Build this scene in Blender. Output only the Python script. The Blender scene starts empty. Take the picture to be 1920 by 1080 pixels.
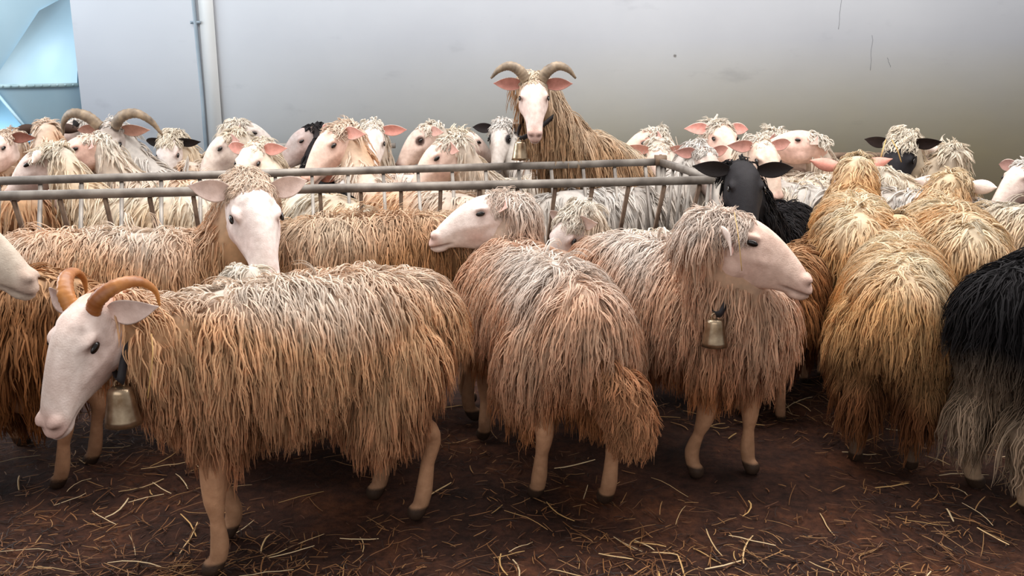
import bpy, math
import numpy as np
from mathutils import Vector, Matrix

C = bpy.context.scene.collection
FOC = 1650.0                      # focal length in pixels of a 1920 px frame
CAM_H = 1.30
PITCH = math.radians(13.3)
WALL_Y = 6.9

def lin(c):
    return tuple((x/12.92 if x <= 0.04045 else ((x+0.055)/1.055)**2.4) for x in [v/255.0 for v in c])

def at(u, v, Y):
    """world point at distance Y (world y) seen along the line of sight u,v"""
    a = (u-960)/FOC; b = (540-v)/FOC
    d = np.array([a, math.cos(PITCH)+b*math.sin(PITCH), -math.sin(PITCH)+b*math.cos(PITCH)])
    return np.array([0, 0, CAM_H]) + d*(Y/d[1])

def ground_x(u, Y, z=0.4):
    zc = Y*math.cos(PITCH)+(CAM_H-z)*math.sin(PITCH)
    return (u-960)/FOC*zc

# ------------------------------------------------------------------ materials
def mat(name):
    m = bpy.data.materials.new(name); m.use_nodes = True
    nt = m.node_tree; b = nt.nodes['Principled BSDF']
    return m, nt, b

def node(nt, typ, **kw):
    n = nt.nodes.new(typ)
    for k, v in kw.items():
        if k.startswith('i_'):
            key = k[2:]
            key = int(key) if key.isdigit() else key.replace('_', ' ')
            n.inputs[key].default_value = v
        else: setattr(n, k, v)
    return n

def ramp(nt, stops):
    r = nt.nodes.new('ShaderNodeValToRGB'); cr = r.color_ramp
    while len(cr.elements) > 1: cr.elements.remove(cr.elements[-1])
    cr.elements[0].position = stops[0][0]; cr.elements[0].color = (*stops[0][1], 1)
    for p, c in stops[1:]:
        e = cr.elements.new(p); e.color = (*c, 1)
    return r

def mat_wool():
    m, nt, b = mat('wool')
    a = node(nt, 'ShaderNodeAttribute', attribute_name='Col')
    tc = node(nt, 'ShaderNodeTexCoord')
    n = node(nt, 'ShaderNodeTexNoise', i_Scale=38.0, i_Detail=2.0)
    nt.links.new(tc.outputs['Object'], n.inputs['Vector'])
    r = ramp(nt, [(0.3, (.88, .88, .88)), (0.7, (1.1, 1.1, 1.1))])
    nt.links.new(n.outputs['Fac'], r.inputs['Fac'])
    mx = node(nt, 'ShaderNodeMix', data_type='RGBA', blend_type='MULTIPLY')
    mx.inputs[0].default_value = 1.0
    nt.links.new(a.outputs['Color'], mx.inputs[6]); nt.links.new(r.outputs['Color'], mx.inputs[7])
    nt.links.new(mx.outputs[2], b.inputs['Base Color'])
    b.inputs['Roughness'].default_value = 0.62
    b.inputs['Specular IOR Level'].default_value = 0.25
    t = node(nt, 'ShaderNodeBsdfTranslucent')
    nt.links.new(mx.outputs[2], t.inputs['Color'])
    ms = node(nt, 'ShaderNodeMixShader'); ms.inputs[0].default_value = 0.35
    nt.links.new(b.outputs[0], ms.inputs[1]); nt.links.new(t.outputs[0], ms.inputs[2])
    nt.links.new(ms.outputs[0], nt.nodes['Material Output'].inputs['Surface'])
    return m

def mat_skin():
    m, nt, b = mat('short_haired_skin')
    a = node(nt, 'ShaderNodeAttribute', attribute_name='Col')
    tc = node(nt, 'ShaderNodeTexCoord')
    n = node(nt, 'ShaderNodeTexNoise', i_Scale=45.0, i_Detail=5.0)
    nt.links.new(tc.outputs['Object'], n.inputs['Vector'])
    r = ramp(nt, [(0.3, (.84, .80, .78)), (0.7, (1.06, 1.06, 1.06))])
    nt.links.new(n.outputs['Fac'], r.inputs['Fac'])
    mx = node(nt, 'ShaderNodeMix', data_type='RGBA', blend_type='MULTIPLY')
    mx.inputs[0].default_value = 1.0
    nt.links.new(a.outputs['Color'], mx.inputs[6]); nt.links.new(r.outputs['Color'], mx.inputs[7])
    nt.links.new(mx.outputs[2], b.inputs['Base Color'])
    b.inputs['Roughness'].default_value = 0.7
    b.inputs['Specular IOR Level'].default_value = 0.25
    n2 = node(nt, 'ShaderNodeTexNoise', i_Scale=220.0, i_Detail=3.0)
    nt.links.new(tc.outputs['Object'], n2.inputs['Vector'])
    bp = node(nt, 'ShaderNodeBump', i_Strength=0.35, i_Distance=0.003)
    nt.links.new(n2.outputs['Fac'], bp.inputs['Height']); nt.links.new(bp.outputs[0], b.inputs['Normal'])
    return m

def mat_plain(name, col, rough=.5, metal=0.0, noise=None, bump=0.0, scale=8.0, spec=.5):
    m, nt, b = mat(name)
    b.inputs['Roughness'].default_value = rough; b.inputs['Metallic'].default_value = metal
    b.inputs['Specular IOR Level'].default_value = spec
    if noise is None:
        b.inputs['Base Color'].default_value = (*lin(col), 1)
    tc = node(nt, 'ShaderNodeTexCoord')
    n = node(nt, 'ShaderNodeTexNoise', i_Scale=scale, i_Detail=6.0)
    nt.links.new(tc.outputs['Object'], n.inputs['Vector'])
    if noise is not None:
        r = ramp(nt, [(0.32, lin(col)), (0.68, lin(noise))])
        nt.links.new(n.outputs['Fac'], r.inputs['Fac']); nt.links.new(r.outputs['Color'], b.inputs['Base Color'])
    if bump:
        bp = node(nt, 'ShaderNodeBump', i_Strength=bump, i_Distance=0.01)
        nt.links.new(n.outputs['Fac'], bp.inputs['Height']); nt.links.new(bp.outputs[0], b.inputs['Normal'])
    return m

M_WOOL = mat_wool(); M_SKIN = mat_skin()
M_EYE = mat_plain('dark_eye', (20, 13, 10), rough=.08)
M_HORN = mat_plain('horn', (140, 80, 34), rough=.4, noise=(206, 142, 78), scale=14, bump=.3)
M_HORN_DARK = mat_plain('grey_brown_horn', (92, 78, 66), rough=.5, noise=(160, 140, 116), scale=18, bump=.3)
M_BRASS = mat_plain('worn_brass', (128, 104, 80), rough=.3, metal=.9, noise=(196, 176, 150), scale=22, bump=.08)
M_STRAP = mat_plain('dark_collar_strap', (34, 30, 34), rough=.7)
M_RAIL = mat_plain('galvanised_steel', (112, 104, 98), rough=.55, metal=.35, noise=(160, 152, 144), scale=12, bump=.1)
M_RUST = mat_plain('brown_stained_steel', (88, 66, 52), rough=.7, metal=.2, noise=(132, 110, 92), scale=16, bump=.15)
M_STRAW = mat_plain('dry_straw', (150, 104, 52), rough=.6, noise=(214, 176, 112), scale=3)

# ------------------------------------------------------------------ mesh helpers
def np_mesh(name, V, quads, mat_=None, col=None, smooth=True, tris=None):
    V = np.ascontiguousarray(V, dtype=np.float32)
    me = bpy.data.meshes.new(name)
    nq = 0 if quads is None else len(quads); ntri = 0 if tris is None else len(tris)
    me.vertices.add(len(V)); me.vertices.foreach_set('co', V.ravel())
    loops = []
    if nq: loops.append(np.asarray(quads, dtype=np.int32).ravel())
    if ntri: loops.append(np.asarray(tris, dtype=np.int32).ravel())
    L = np.concatenate(loops)
    me.loops.add(len(L)); me.loops.foreach_set('vertex_index', L)
    me.polygons.add(nq+ntri)
    ls = np.concatenate([np.arange(nq)*4, nq*4+np.arange(ntri)*3]).astype(np.int32)
    me.polygons.foreach_set('loop_start', ls)
    if smooth: me.polygons.foreach_set('use_smooth', np.ones(nq+ntri, dtype=bool))
    me.update(calc_edges=True)
    if col is not None:
        ca = me.color_attributes.new('Col', 'FLOAT_COLOR', 'POINT')
        cc = np.ones((len(V), 4), dtype=np.float32); cc[:, :3] = col
        ca.data.foreach_set('color', cc.ravel())
    if mat_: me.materials.append(mat_)
    return me

def link(name, me, parent=None, **props):
    o = bpy.data.objects.new(name, me); C.objects.link(o)
    if parent: o.parent = parent
    for k, v in props.items(): o[k] = v
    return o

def catmull(P, n):
    P = np.asarray(P, float)
    A = np.vstack([2*P[0]-P[1], P, 2*P[-1]-P[-2]])
    out = []
    for i in range(len(P)-1):
        p0, p1, p2, p3 = A[i:i+4]
        for t in np.linspace(0, 1, n, endpoint=False):
            out.append(.5*((2*p1)+(-p0+p2)*t+(2*p0-5*p1+4*p2-p3)*t*t+(-p0+3*p1-3*p2+p3)*t**3))
    out.append(P[-1]); return np.array(out)

def tube(P, R, seg=12, caps=True, up=(0, 0, 1), ry=1.0, close=False):
    """tapered tube along P; returns verts, quads, tris"""
    P = np.asarray(P, float); n = len(P); R = np.broadcast_to(np.asarray(R, float), (n,))
    T = np.gradient(P, axis=0)
    if close: T = np.roll(P, -1, 0)-np.roll(P, 1, 0)
    T /= np.linalg.norm(T, axis=1)[:, None]+1e-9
    u = np.array(up, float)
    if abs(T[0]@u) > .9: u = np.array([1., 0, 0])
    V = []; a = np.linspace(0, 2*np.pi, seg, endpoint=False)
    side = np.cross(T[0], u); side /= np.linalg.norm(side)
    for i in range(n):
        side = side-T[i]*(side@T[i]); side /= np.linalg.norm(side); u2 = np.cross(side, T[i])
        V.append(P[i]+R[i]*(np.cos(a)[:, None]*side*ry+np.sin(a)[:, None]*u2))
    V = np.vstack(V); Q = []; m = n if close else n-1
    for i in range(m):
        i2 = (i+1) % n
        for j in range(seg):
            k = (j+1) % seg; Q.append((i*seg+j, i*seg+k, i2*seg+k, i2*seg+j))
    Tr = []
    if caps and not close:
        c0 = len(V); V = np.vstack([V, P[0]-T[0]*R[0]*.0, P[-1]+T[-1]*R[-1]*.0])
        for j in range(seg):
            k = (j+1) % seg
            Tr.append((c0, k, j)); Tr.append((c0+1, (n-1)*seg+j, (n-1)*seg+k))
    return V, Q, Tr

class MB:
    def __init__(s): s.V = []; s.Q = []; s.T = []; s.n = 0
    def add(s, V, Q, T=()):
        V = np.asarray(V, float)
        s.V.append(V); s.Q += [tuple(i+s.n for i in q) for q in Q]; s.T += [tuple(i+s.n for i in t) for t in T]; s.n += len(V)
    def box(s, c, size, R=None):
        c = np.array(c, float); h = np.array(size, float)/2
        V = np.array([[x, y, z] for x in (-1, 1) for y in (-1, 1) for z in (-1, 1)])*h
        if R is not None: V = V@np.asarray(R).T
        s.add(V+c, [(0, 1, 3, 2), (4, 6, 7, 5), (0, 4, 5, 1), (2, 3, 7, 6), (0, 2, 6, 4), (1, 5, 7, 3)])
    def bar(s, a, b, w, h, up=(0, 0, 1)):
        a = np.array(a, float); b = np.array(b, float); d = b-a; L = np.linalg.norm(d); d /= L
        u = np.array(up, float)
        if abs(u@d) > .95: u = np.array([0., 1, 0])
        sd = np.cross(d, u); sd /= np.linalg.norm(sd); u = np.cross(sd, d)
        s.box((a+b)/2, (L, w, h), np.array([d, sd, u]).T)
    def sphere(s, c, r, sy=(1, 1, 1), R=None, n=12):
        V = []; Q = []; T = []
        V.append((0, 0, 1))
        for i in range(1, n//2+1):
            t = math.pi*i/(n//2+1)
            for j in range(n):
                p = 2*math.pi*j/n; V.append((math.sin(t)*math.cos(p), math.sin(t)*math.sin(p), math.cos(t)))
        V.append((0, 0, -1)); L = len(V)-1; k = n//2
        for i in range(k-1):
            for j in range(n): Q.append((1+i*n+j, 1+(i+1)*n+j, 1+(i+1)*n+(j+1) % n, 1+i*n+(j+1) % n))
        for j in range(n):
            T.append((0, 1+j, 1+(j+1) % n)); T.append((L, 1+(k-1)*n+(j+1) % n, 1+(k-1)*n+j))
        V = np.array(V)*np.array(sy)*r
        if R is not None: V = V@np.asarray(R).T
        s.add(V+np.array(c), Q, T)
    def chain(s, P, R, seg=14, n=4, ry=1.0, rnd=True):
        """smooth closed limb with rounded ends through the joints P with radii R"""
        P = np.asarray(P, float); R = np.asarray(R, float)
        PP = catmull(P, n); RR = np.interp(np.linspace(0, len(P)-1, len(PP)), range(len(P)), R)
        if rnd:
            d0 = PP[0]-PP[1]; d0 /= np.linalg.norm(d0); d1 = PP[-1]-PP[-2]; d1 /= np.linalg.norm(d1)
            pre = []; pr = []; post = []; po = []
            for t in (85, 65, 40, 20):
                pre.append(PP[0]+d0*RR[0]*math.sin(math.radians(t))); pr.append(RR[0]*math.cos(math.radians(t)))
            for t in (20, 40, 65, 85):
                post.append(PP[-1]+d1*RR[-1]*math.sin(math.radians(t))); po.append(RR[-1]*math.cos(math.radians(t)))
            PP = np.vstack([pre, PP, post]); RR = np.concatenate([pr, RR, po])
        s.add(*tube(PP, RR, seg, ry=ry))
    def mesh(s, name, m=None, smooth=True):
        return np_mesh(name, np.vstack(s.V), s.Q or None, m, smooth=smooth, tris=s.T or None)
    def build(s, name, m, parent=None, smooth=False, **props):
        return link(name, s.mesh(name, m, smooth), parent, **props)

def remeshed(mb, voxel, smooth_it=4):
    me = mb.mesh('work'); o = bpy.data.objects.new('work', me); C.objects.link(o)
    r = o.modifiers.new('r', 'REMESH'); r.mode = 'VOXEL'; r.voxel_size = voxel
    sm = o.modifiers.new('s', 'SMOOTH'); sm.iterations = smooth_it; sm.factor = .5
    dg = bpy.context.evaluated_depsgraph_get(); dg.update()
    ev = o.evaluated_get(dg); em = ev.to_mesh()
    nv = len(em.vertices); V = np.empty(nv*3, np.float32); em.vertices.foreach_get('co', V); V = V.reshape(-1, 3)
    N = np.empty(nv*3, np.float32); em.vertices.foreach_get('normal', N); N = N.reshape(-1, 3)
    L = np.empty(len(em.loops), np.int32); em.loops.foreach_get('vertex_index', L)
    Q = L.reshape(-1, 4)
    ev.to_mesh_clear(); bpy.data.objects.remove(o); bpy.data.meshes.remove(me)
    return V.astype(float), N.astype(float), Q

def rotz(a):
    c, s = math.cos(a), math.sin(a); return np.array([[c, -s, 0], [s, c, 0], [0, 0, 1.]])
def roty(a):
    c, s = math.cos(a), math.sin(a); return np.array([[c, 0, s], [0, 1, 0], [-s, 0, c.real]])
def rotx(a):
    c, s = math.cos(a), math.sin(a); return np.array([[1., 0, 0], [0, c, -s], [0, s, c]])

# ------------------------------------------------------------------ wool
def seg_sdf(P, segs, want_grad=False):
    best = np.full(len(P), 1e9); G = np.zeros_like(P)
    for a, b, ra, rb in segs:
        ab = b-a; t = np.clip(((P-a)@ab)/(ab@ab), 0, 1)
        c = a+t[:, None]*ab; d = P-c; l = np.linalg.norm(d, axis=1)+1e-9
        v = l-(ra+(rb-ra)*t); m = v < best
        best[m] = v[m]; G[m] = (d/l[:, None])[m]
    return best, G

def norm(a): return a/(np.linalg.norm(a, axis=1)[:, None]+1e-9)

def locks(rng, R0, N0, L, segs, M, K, r0, colfn, curl=1.0, grav=.35, clump=.012, puff=None, lift=.25):
    """wool locks growing from roots R0 with normals N0, combed down over the body"""
    n = len(R0); g = np.array([0, 0, -1.])
    t = g-(N0@g)[:, None]*N0; t = norm(t+rng.normal(0, .10, (n, 3)))
    d = norm(lift*N0+.8*t+rng.normal(0, .12, (n, 3)))
    p = R0.copy(); off = rng.uniform(.003, .018, n) if puff is None else puff*rng.uniform(.3, 1.2, n)
    G = np.empty((n, K, 3)); NN = np.empty((n, K, 3)); G[:, 0] = p; NN[:, 0] = N0
    st = L/(K-1)
    gv = np.broadcast_to(np.asarray(grav, float), (n,))[:, None]
    for k in range(1, K):
        d = norm(d+gv*g+rng.normal(0, .05, (n, 3)))
        q = p+st[:, None]*d
        dist, gr = seg_sdf(q, segs)
        push = np.clip(off*(.4+.6*k/K)-dist, 0, None)
        q = q+gr*push[:, None]
        d = norm(q-p); p = q; G[:, k] = p; NN[:, k] = gr
    s = np.linspace(0, 1, K)
    # lock wave
    D = np.gradient(G, axis=1); D /= np.linalg.norm(D, axis=2)[:, :, None]+1e-9
    NN = NN-(NN*D).sum(2)[:, :, None]*D; NN /= np.linalg.norm(NN, axis=2)[:, :, None]+1e-9
    B = np.cross(D, NN)
    fr = rng.uniform(1.1, 2.4, n)[:, None]*(L/.15)[:, None]; ph = rng.uniform(0, 6.28, n)[:, None]
    A = (rng.uniform(.001, .0060, n)*curl)[:, None]*np.minimum(1, s*2.2)[None]
    W = A*np.sin(6.28*fr*s+ph); W2 = A*.6*np.cos(6.28*fr*s+ph)
    G = G+W[:, :, None]*B+W2[:, :, None]*NN
    # children
    idx = np.repeat(np.arange(n), M); m = n*M
    o1 = rng.normal(0, 1, m)*clump; o2 = rng.normal(0, .6, m)*clump
    close = np.where(s < .35, 1-.9*s, .685-.62*(s-.35))
    ln = rng.uniform(.8, 1.08, m)
    w1 = rng.uniform(.0003, .0018, m)*curl; f1 = rng.uniform(1.0, 3, m); p1 = rng.uniform(0, 6.28, m)
    sc = close[None]*np.ones((m, 1))
    extra = w1[:, None]*np.sin(6.28*f1[:, None]*s+p1[:, None])*np.minimum(1, s*3)
    Bc = B[idx]; Nc = NN[idx]
    X = G[idx]+(o1[:, None]*sc+extra)[:, :, None]*Bc+(o2[:, None]*sc)[:, :, None]*Nc
    X = X[:, :1]+(X-X[:, :1])*ln[:, None, None]
    rr = r0*rng.uniform(.6, 1.3, m)[:, None]*(1-.80*s**2.2)[None]
    V = np.empty((m, K, 3, 3))
    for j in range(3):
        a = 2*np.pi*j/3+.5
        V[:, :, j] = X+rr[:, :, None]*(math.cos(a)*Bc*1.35+math.sin(a)*Nc*.8)
    V = V.reshape(-1, 3)
    base = (np.arange(m)*K*3)[:, None, None]
    kk = (np.arange(K-1)*3)[None, :, None]; jj = np.arange(3)[None, None]; j2 = (jj+1) % 3
    a0 = base+kk+jj; a1 = base+kk+j2; b1 = a1+3; b0 = a0+3
    Q = np.stack([a0, a1, b1, b0], -1).reshape(-1, 4)
    lockv = np.clip(rng.normal(1, .15, n), .62, 1.3)[idx]*np.clip(rng.normal(1, .07, m), .75, 1.25)
    col = colfn(X.reshape(-1, 3), np.repeat(idx, K), np.tile(s, m))
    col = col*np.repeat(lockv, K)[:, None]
    col = np.repeat(col, 3, axis=0)
    col *= np.minimum(1, .90/np.maximum(col.max(1), 1e-4))[:, None]
    return V, Q, np.clip(col, 0.003, .95)

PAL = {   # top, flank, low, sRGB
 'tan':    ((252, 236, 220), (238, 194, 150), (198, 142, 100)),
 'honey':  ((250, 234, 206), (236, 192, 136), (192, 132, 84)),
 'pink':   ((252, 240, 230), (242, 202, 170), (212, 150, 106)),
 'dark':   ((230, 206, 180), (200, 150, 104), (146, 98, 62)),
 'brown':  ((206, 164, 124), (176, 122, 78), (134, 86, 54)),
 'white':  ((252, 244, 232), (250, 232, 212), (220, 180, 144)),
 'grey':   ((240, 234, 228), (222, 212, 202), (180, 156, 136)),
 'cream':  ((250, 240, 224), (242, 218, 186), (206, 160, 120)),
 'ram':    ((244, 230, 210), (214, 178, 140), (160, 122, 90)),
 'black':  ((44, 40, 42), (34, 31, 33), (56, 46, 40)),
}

def mixc(a, b, t): return a*(1-t[:, None])+b*t[:, None]

# head cross-sections in the head's own frame: x, top, bottom, half width, squareness
HS = np.array([
 (-.060,  .005, -.080, .040),
 (-.035,  .030, -.100, .054),
 ( .000,  .044, -.116, .062),
 ( .035,  .050, -.126, .066),
 ( .070,  .049, -.130, .065),
 ( .105,  .041, -.126, .056),
 ( .140,  .029, -.117, .046),
 ( .175,  .013, -.108, .039),
 ( .210, -.006, -.104, .036),
 ( .240, -.025, -.105, .035),
 ( .262, -.042, -.106, .032),
 ( .280, -.060, -.102, .025),
 ( .290, -.074, -.094, .013)])

HS[:, 0] = np.where(HS[:, 0] < .07, HS[:, 0], .07+(HS[:, 0]-.07)*.86)
def head_solid(mb, R, O, hs):
    seg = 24; a = np.linspace(0, 2*np.pi, seg, endpoint=False); V = []
    xs = np.linspace(0, len(HS)-1, 30); H = np.array([np.interp(xs, range(len(HS)), HS[:, c]) for c in range(4)]).T
    for x, t, b, w in H:
        zc = (t+b)/2; hh = (t-b)/2
        cy = np.sign(np.cos(a))*np.abs(np.cos(a))**.9; sz = np.sin(a)
        # narrower across the nose bridge, wider at the cheeks
        ww = w*(1-.20*np.clip(sz, 0, 1)*(x > .06))*(1-.22*np.clip(-sz, 0, 1))
        V.append(np.stack([np.full(seg, x), ww*cy, zc+hh*sz], 1))
    n = len(V); V = np.vstack(V); Q = []
    for i in range(n-1):
        for j in range(seg):
            k = (j+1) % seg; Q.append((i*seg+j, i*seg+k, (i+1)*seg+k, (i+1)*seg+j))
    c = len(V); V = np.vstack([V, V[:seg].mean(0), V[-seg:].mean(0)]); T = []
    for j in range(seg):
        k = (j+1) % seg; T.append((c, k, j)); T.append((c+1, (n-1)*seg+j, (n-1)*seg+k))
    mb.add((V*hs)@R.T+O, Q, T)
    for sd in (-1, 1):     # brow, cheek, chin
        mb.sphere(R@(np.array([.062, sd*.043, .008])*hs)+O, .022*hs, (1.35, .85, .7), R)
        mb.sphere(R@(np.array([.040, sd*.036, -.072])*hs)+O, .040*hs, (1.3, .72, 1.0), R)
        mb.sphere(R@(np.array([.228, sd*.016, -.055])*hs)+O, .020*hs, (1.2, .9, .9), R)
    mb.sphere(R@(np.array([.224, 0, -.098])*hs)+O, .020*hs, (1.5, 1.1, .7), R)

def ear_geo(R, O, hs, side, droop, fwd, length, c_out, c_in):
    """leaf-shaped cupped ear, its hollow facing forward; closed surface"""
    nu, ns = 12, 12; d = np.array([-.12+fwd, side, -droop]); d /= np.linalg.norm(d)
    f = np.array([.72, 0, .50]); f -= d*(f@d); f /= np.linalg.norm(f); w = np.cross(d, f)
    base = np.array([-.012, side*.050, .006]); V = []; col = []
    for i in range(nu):
        t = i/(nu-1); wd = .031*(math.sin(math.pi*min(1, t*.94+.10))**.75)*(1-.25*t)+.001
        if i == nu-1: wd = .001
        cup = .40*wd*(1-.3*t); c = base+d*length*t+f*(.012*math.sin(t*3.1))
        for j in range(ns):
            a = 2*math.pi*j/ns; y = math.cos(a); front = math.sin(a) > 0.05
            z = -cup*(1-y*y)*(1.0 if front else 1.35)+(.0018*math.sin(a))
            V.append(c+w*y*wd+f*(z+cup*.5)); col.append(c_in if (front and abs(y) < .9) else c_out)
    Q = [(i*ns+j, i*ns+(j+1) % ns, (i+1)*ns+(j+1) % ns, (i+1)*ns+j) for i in range(nu-1) for j in range(ns)]
    return (np.array(V)*hs)@R.T+O, np.array(Q), np.array(col)

WHITE_FACE = dict(face=(232, 214, 204), nose=(208, 166, 154), ear_out=(234, 216, 206), ear_in=(206, 146, 132), neck=(206, 168, 146))
COUNT = [0]
NECKS = {}

def sheep(label, pos, hd, head, yaw, pitch, roll=0, scale=1.0, pal='tan', face=None, lod=2, horns=None,
          tuft=.6, curl=1.0, legs=None, rear=0.0, ear=(.15, .0, .125), spots=None, legcol=(196, 150, 116),
          name='sheep', neckwool=1.0, headscale=1.0, length=1.0, lower=None, key=None, grav=.35, fringe=1.0, legwool=False, hoof_z=0.0, tail=False, face_wool=.6):
    COUNT[0] += 1; rng = np.random.default_rng(1000+COUNT[0]*7)
    fc = dict(WHITE_FACE); fc.update(face or {}); fc = {k: np.array(lin(v)) for k, v in fc.items()}
    a = math.radians(hd); Rw = rotz(a); S = scale
    pos = np.array([pos[0], pos[1], 0.0])
    root = bpy.data.objects.new(name, None); C.objects.link(root)
    root.location = pos; root.rotation_euler = (0, 0, a); root['label'] = label; root['category'] = 'sheep'
    root['group'] = 'long-woolled sheep in the barn'; root.empty_display_size = .1
    # head frame, in the sheep's local (unscaled by S) space
    O = Rw.T@(np.array(head)-pos)/S
    Rh = Rw.T@rotz(math.radians(yaw))@roty(math.radians(pitch))@rotx(math.radians(roll))
    hs = 1.13*headscale
    def hp(x, y, z): return Rh@(np.array([x, y, z])*hs)+O
    # trunk
    Rr = roty(-math.radians(rear)); piv = np.array([-.30, 0, .30])
    def tr(p): p = np.array(p, float); return Rr@(p-piv)+piv
    lx = length
    T = [tr(p) for p in [(-.375*lx, 0, .553), (-.24*lx, 0, .548), (0, 0, .536), (.20*lx, 0, .538), (.31*lx, 0, .540)]]
    TR = [.118, .150, .164, .158, .122]
    ne = hp(-.035, 0, -.045); sh = tr((.26*lx, 0, .54)); dd = ne-sh; fwd = Rr@np.array([1., 0, 0])
    mid = sh+dd*.5+fwd*.03*np.linalg.norm(dd)/.3-np.array([0, 0, .015])
    NP = [sh, mid, ne]; NR = [.115, .082, .060]
    # legs: joints from the body down
    LG = {'fl': (.0, .0), 'fr': (.0, .0), 'rl': (.0, .0), 'rr': (.0, .0)}
    if legs: LG.update(legs)
    limbs = []
    for k, sd in (('fl', 1), ('fr', -1)):
        dx, lift = LG[k][0], LG[k][1]
        y = sd*.085; h = np.array(tr((.26*lx, sd*.07, .42)))
        ft = np.array([.265*lx+dx, y, hoof_z+lift])
        if rear: ft = np.array(LG.get('ft_'+k, ft))
        kn = (h*.46+ft*.54)+np.array([.006, 0, .015]); fe = ft+np.array([-.012, 0, .075])
        limbs.append(([h, h*.6+kn*.4, kn, (kn+fe)/2, fe, ft+np.array([-.003, 0, .03]), ft+np.array([.012, 0, .014])],
                      [.075, .047, .0300, .0180, .0240, .022, .026]))
    for k, sd in (('rl', 1), ('rr', -1)):
        dx, lift = LG[k]; y = sd*.090; ft = np.array([-.335*lx+dx, y, lift])
        hip = np.array([-.285*lx, sd*.08, .48]); st = np.array([-.215*lx+dx*.3, sd*.10, .36]); hk = np.array([-.378*lx+dx*.8, sd*.092, .235+lift*.6])
        fe = ft+np.array([-.014, 0, .075])
        limbs.append(([hip, st, st*.4+hk*.6, hk, (hk+fe)/2, fe, ft+np.array([0, 0, .03]), ft+np.array([.014, 0, .014])],
                      [.115, .088, .046, .029, .020, .0245, .023, .026]))
    vox = (.0046, .0085, .011)[2-lod]
    mb = MB()
    mb.chain(T, np.array(TR)*.93, seg=18); mb.chain(NP, NR, seg=16)
    for P, R_ in limbs: mb.chain(P, R_, seg=12)
    head_solid(mb, Rh, O, hs)
    V, N, Q = remeshed(mb, vox, 3)
    # head-space coordinates for modelling the lips, nostrils, lids and colour
    h = ((V-O)@Rh)/hs; x, y, z = h.T; x = np.where(x < .07, x, .07+(x-.07)/.86); ay = np.abs(y)
    isn = (np.linalg.norm(h-np.array([.12, 0, -.05]), axis=1) < .23) & (x > -.05)
    def bump(cx, cy, cz, sx, sy, sz): return np.exp(-(((x-cx)/sx)**2+((ay-cy)/sy)**2+((z-cz)/sz)**2))*isn
    mouth_z = -.089+.10*np.clip(.262-x, 0, .1)*.35
    mouth = np.exp(-((z-mouth_z)/.0045)**2)*(x > .185)*(x < .30)*isn*np.clip((x-.185)/.03, 0, 1)
    nost = bump(.270, .017, -.058, .012, .010, .0065)
    socket = bump(.073, .060, -.002, .017, .02, .010)
    V = V-N*(mouth*.0045+nost*.008+socket*.004)[:, None]*hs
    V = V+N*((bump(.073, .060, .014, .020, .02, .005)*.0035)+(bump(.11, .045, -.04, .05, .02, .012)*.003))[:, None]*hs
    col = np.tile(fc['face'], (len(V), 1))
    n1 = .5+.5*np.sin(h[:, 0]*40+np.sin(h[:, 2]*55+rng.uniform(0, 6)))*np.sin(h[:, 1]*37+h[:, 2]*30)
    pinkish = np.clip(bump(.10, .05, -.07, .06, .03, .04)*.5+n1*.30, 0, .7)
    col = mixc(col, fc['nose'], pinkish*.8)
    nose = np.clip((x-.228)/.030, 0, 1)*(z > -.092)*isn
    col = mixc(col, fc['nose'], nose*.6)
    col = mixc(col, fc['nose']*.8, bump(.073, .06, .0, .024, .03, .015)*.7)
    col = mixc(col, fc['nose']*.35, np.clip(mouth*.8+nost*1.7, 0, 1))
    nk = np.clip((-.00-x)/.05, 0, 1); nk[~isn] = 1
    col = mixc(col, fc['neck'], nk)
    legm = (V[:, 2] < (.44)) & (~isn)
    lc = np.array(lin(legcol)); lowc = lc*.42
    lt = np.clip((.20-V[:, 2])/.20, 0, 1)**1.3
    lcol = mixc(np.tile(lc, (len(V), 1)), lowc, np.clip(lt*.75+(n1-.5)*.25, 0, 1))
    hoof = np.clip((.034-V[:, 2]+hoof_z)/.006, 0, 1)
    lcol = mixc(lcol, np.array(lin((58, 42, 32))), hoof)
    col[legm] = lcol[legm]
    if spots:
        for (sx, sy, sz, r, c, amt) in spots:
            dd_ = np.linalg.norm((h-np.array([sx, sy, sz]))*np.array([1, 1, 1]), axis=1)+.006*(n1-.5)*2
            m_ = np.clip((r-dd_)/.008, 0, 1)*amt*isn
            col = mixc(col, np.array(lin(c)), m_)
    # ears
    VV = [V]; QQ = [Q]; CC = [col]; nv = len(V)
    for sd in (-1, 1):
        if len(ear) == 4 and ear[3] == sd: continue
        ev, eq, ec = ear_geo(Rh, O, hs, sd, ear[0]+rng.uniform(-.06, .06), ear[1], ear[2], fc['ear_out'], fc['ear_in']*.72+fc['ear_out']*.28)
        VV.append(ev); QQ.append(eq+nv); CC.append(ec); nv += len(ev)
    me = np_mesh('sheep_body', np.vstack(VV)*S, np.vstack(QQ), M_SKIN, np.vstack(CC))
    link('body', me, root)
    # eyes
    for sd in (-1, 1):
        eb = MB(); eb.sphere((0, 0, 0), .0112*hs*S, (1.35, .50, .72), Rh, n=14)
        e = eb.build('eye', M_EYE, root, smooth=True); e.location = Vector(hp(.073, sd*.0622, -.001)*S)
    # horns
    if horns:
        pts, rad, hm = horns
        for sd in (-1, 1):
            P = catmull([hp(p[0], sd*p[1], p[2]) for p in pts], 9)
            r = np.interp(np.linspace(0, 1, len(P)), np.linspace(0, 1, len(rad)), rad)*hs
            r = r*(1+.05*np.sin(np.arange(len(P))*2.3)); hb = MB()
            hb.add(*tube(P*S, r*S, 14, ry=.72)); hb.build('horn', hm, root, smooth=True)
    # fleece
    und = MB(); segs = []
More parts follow.
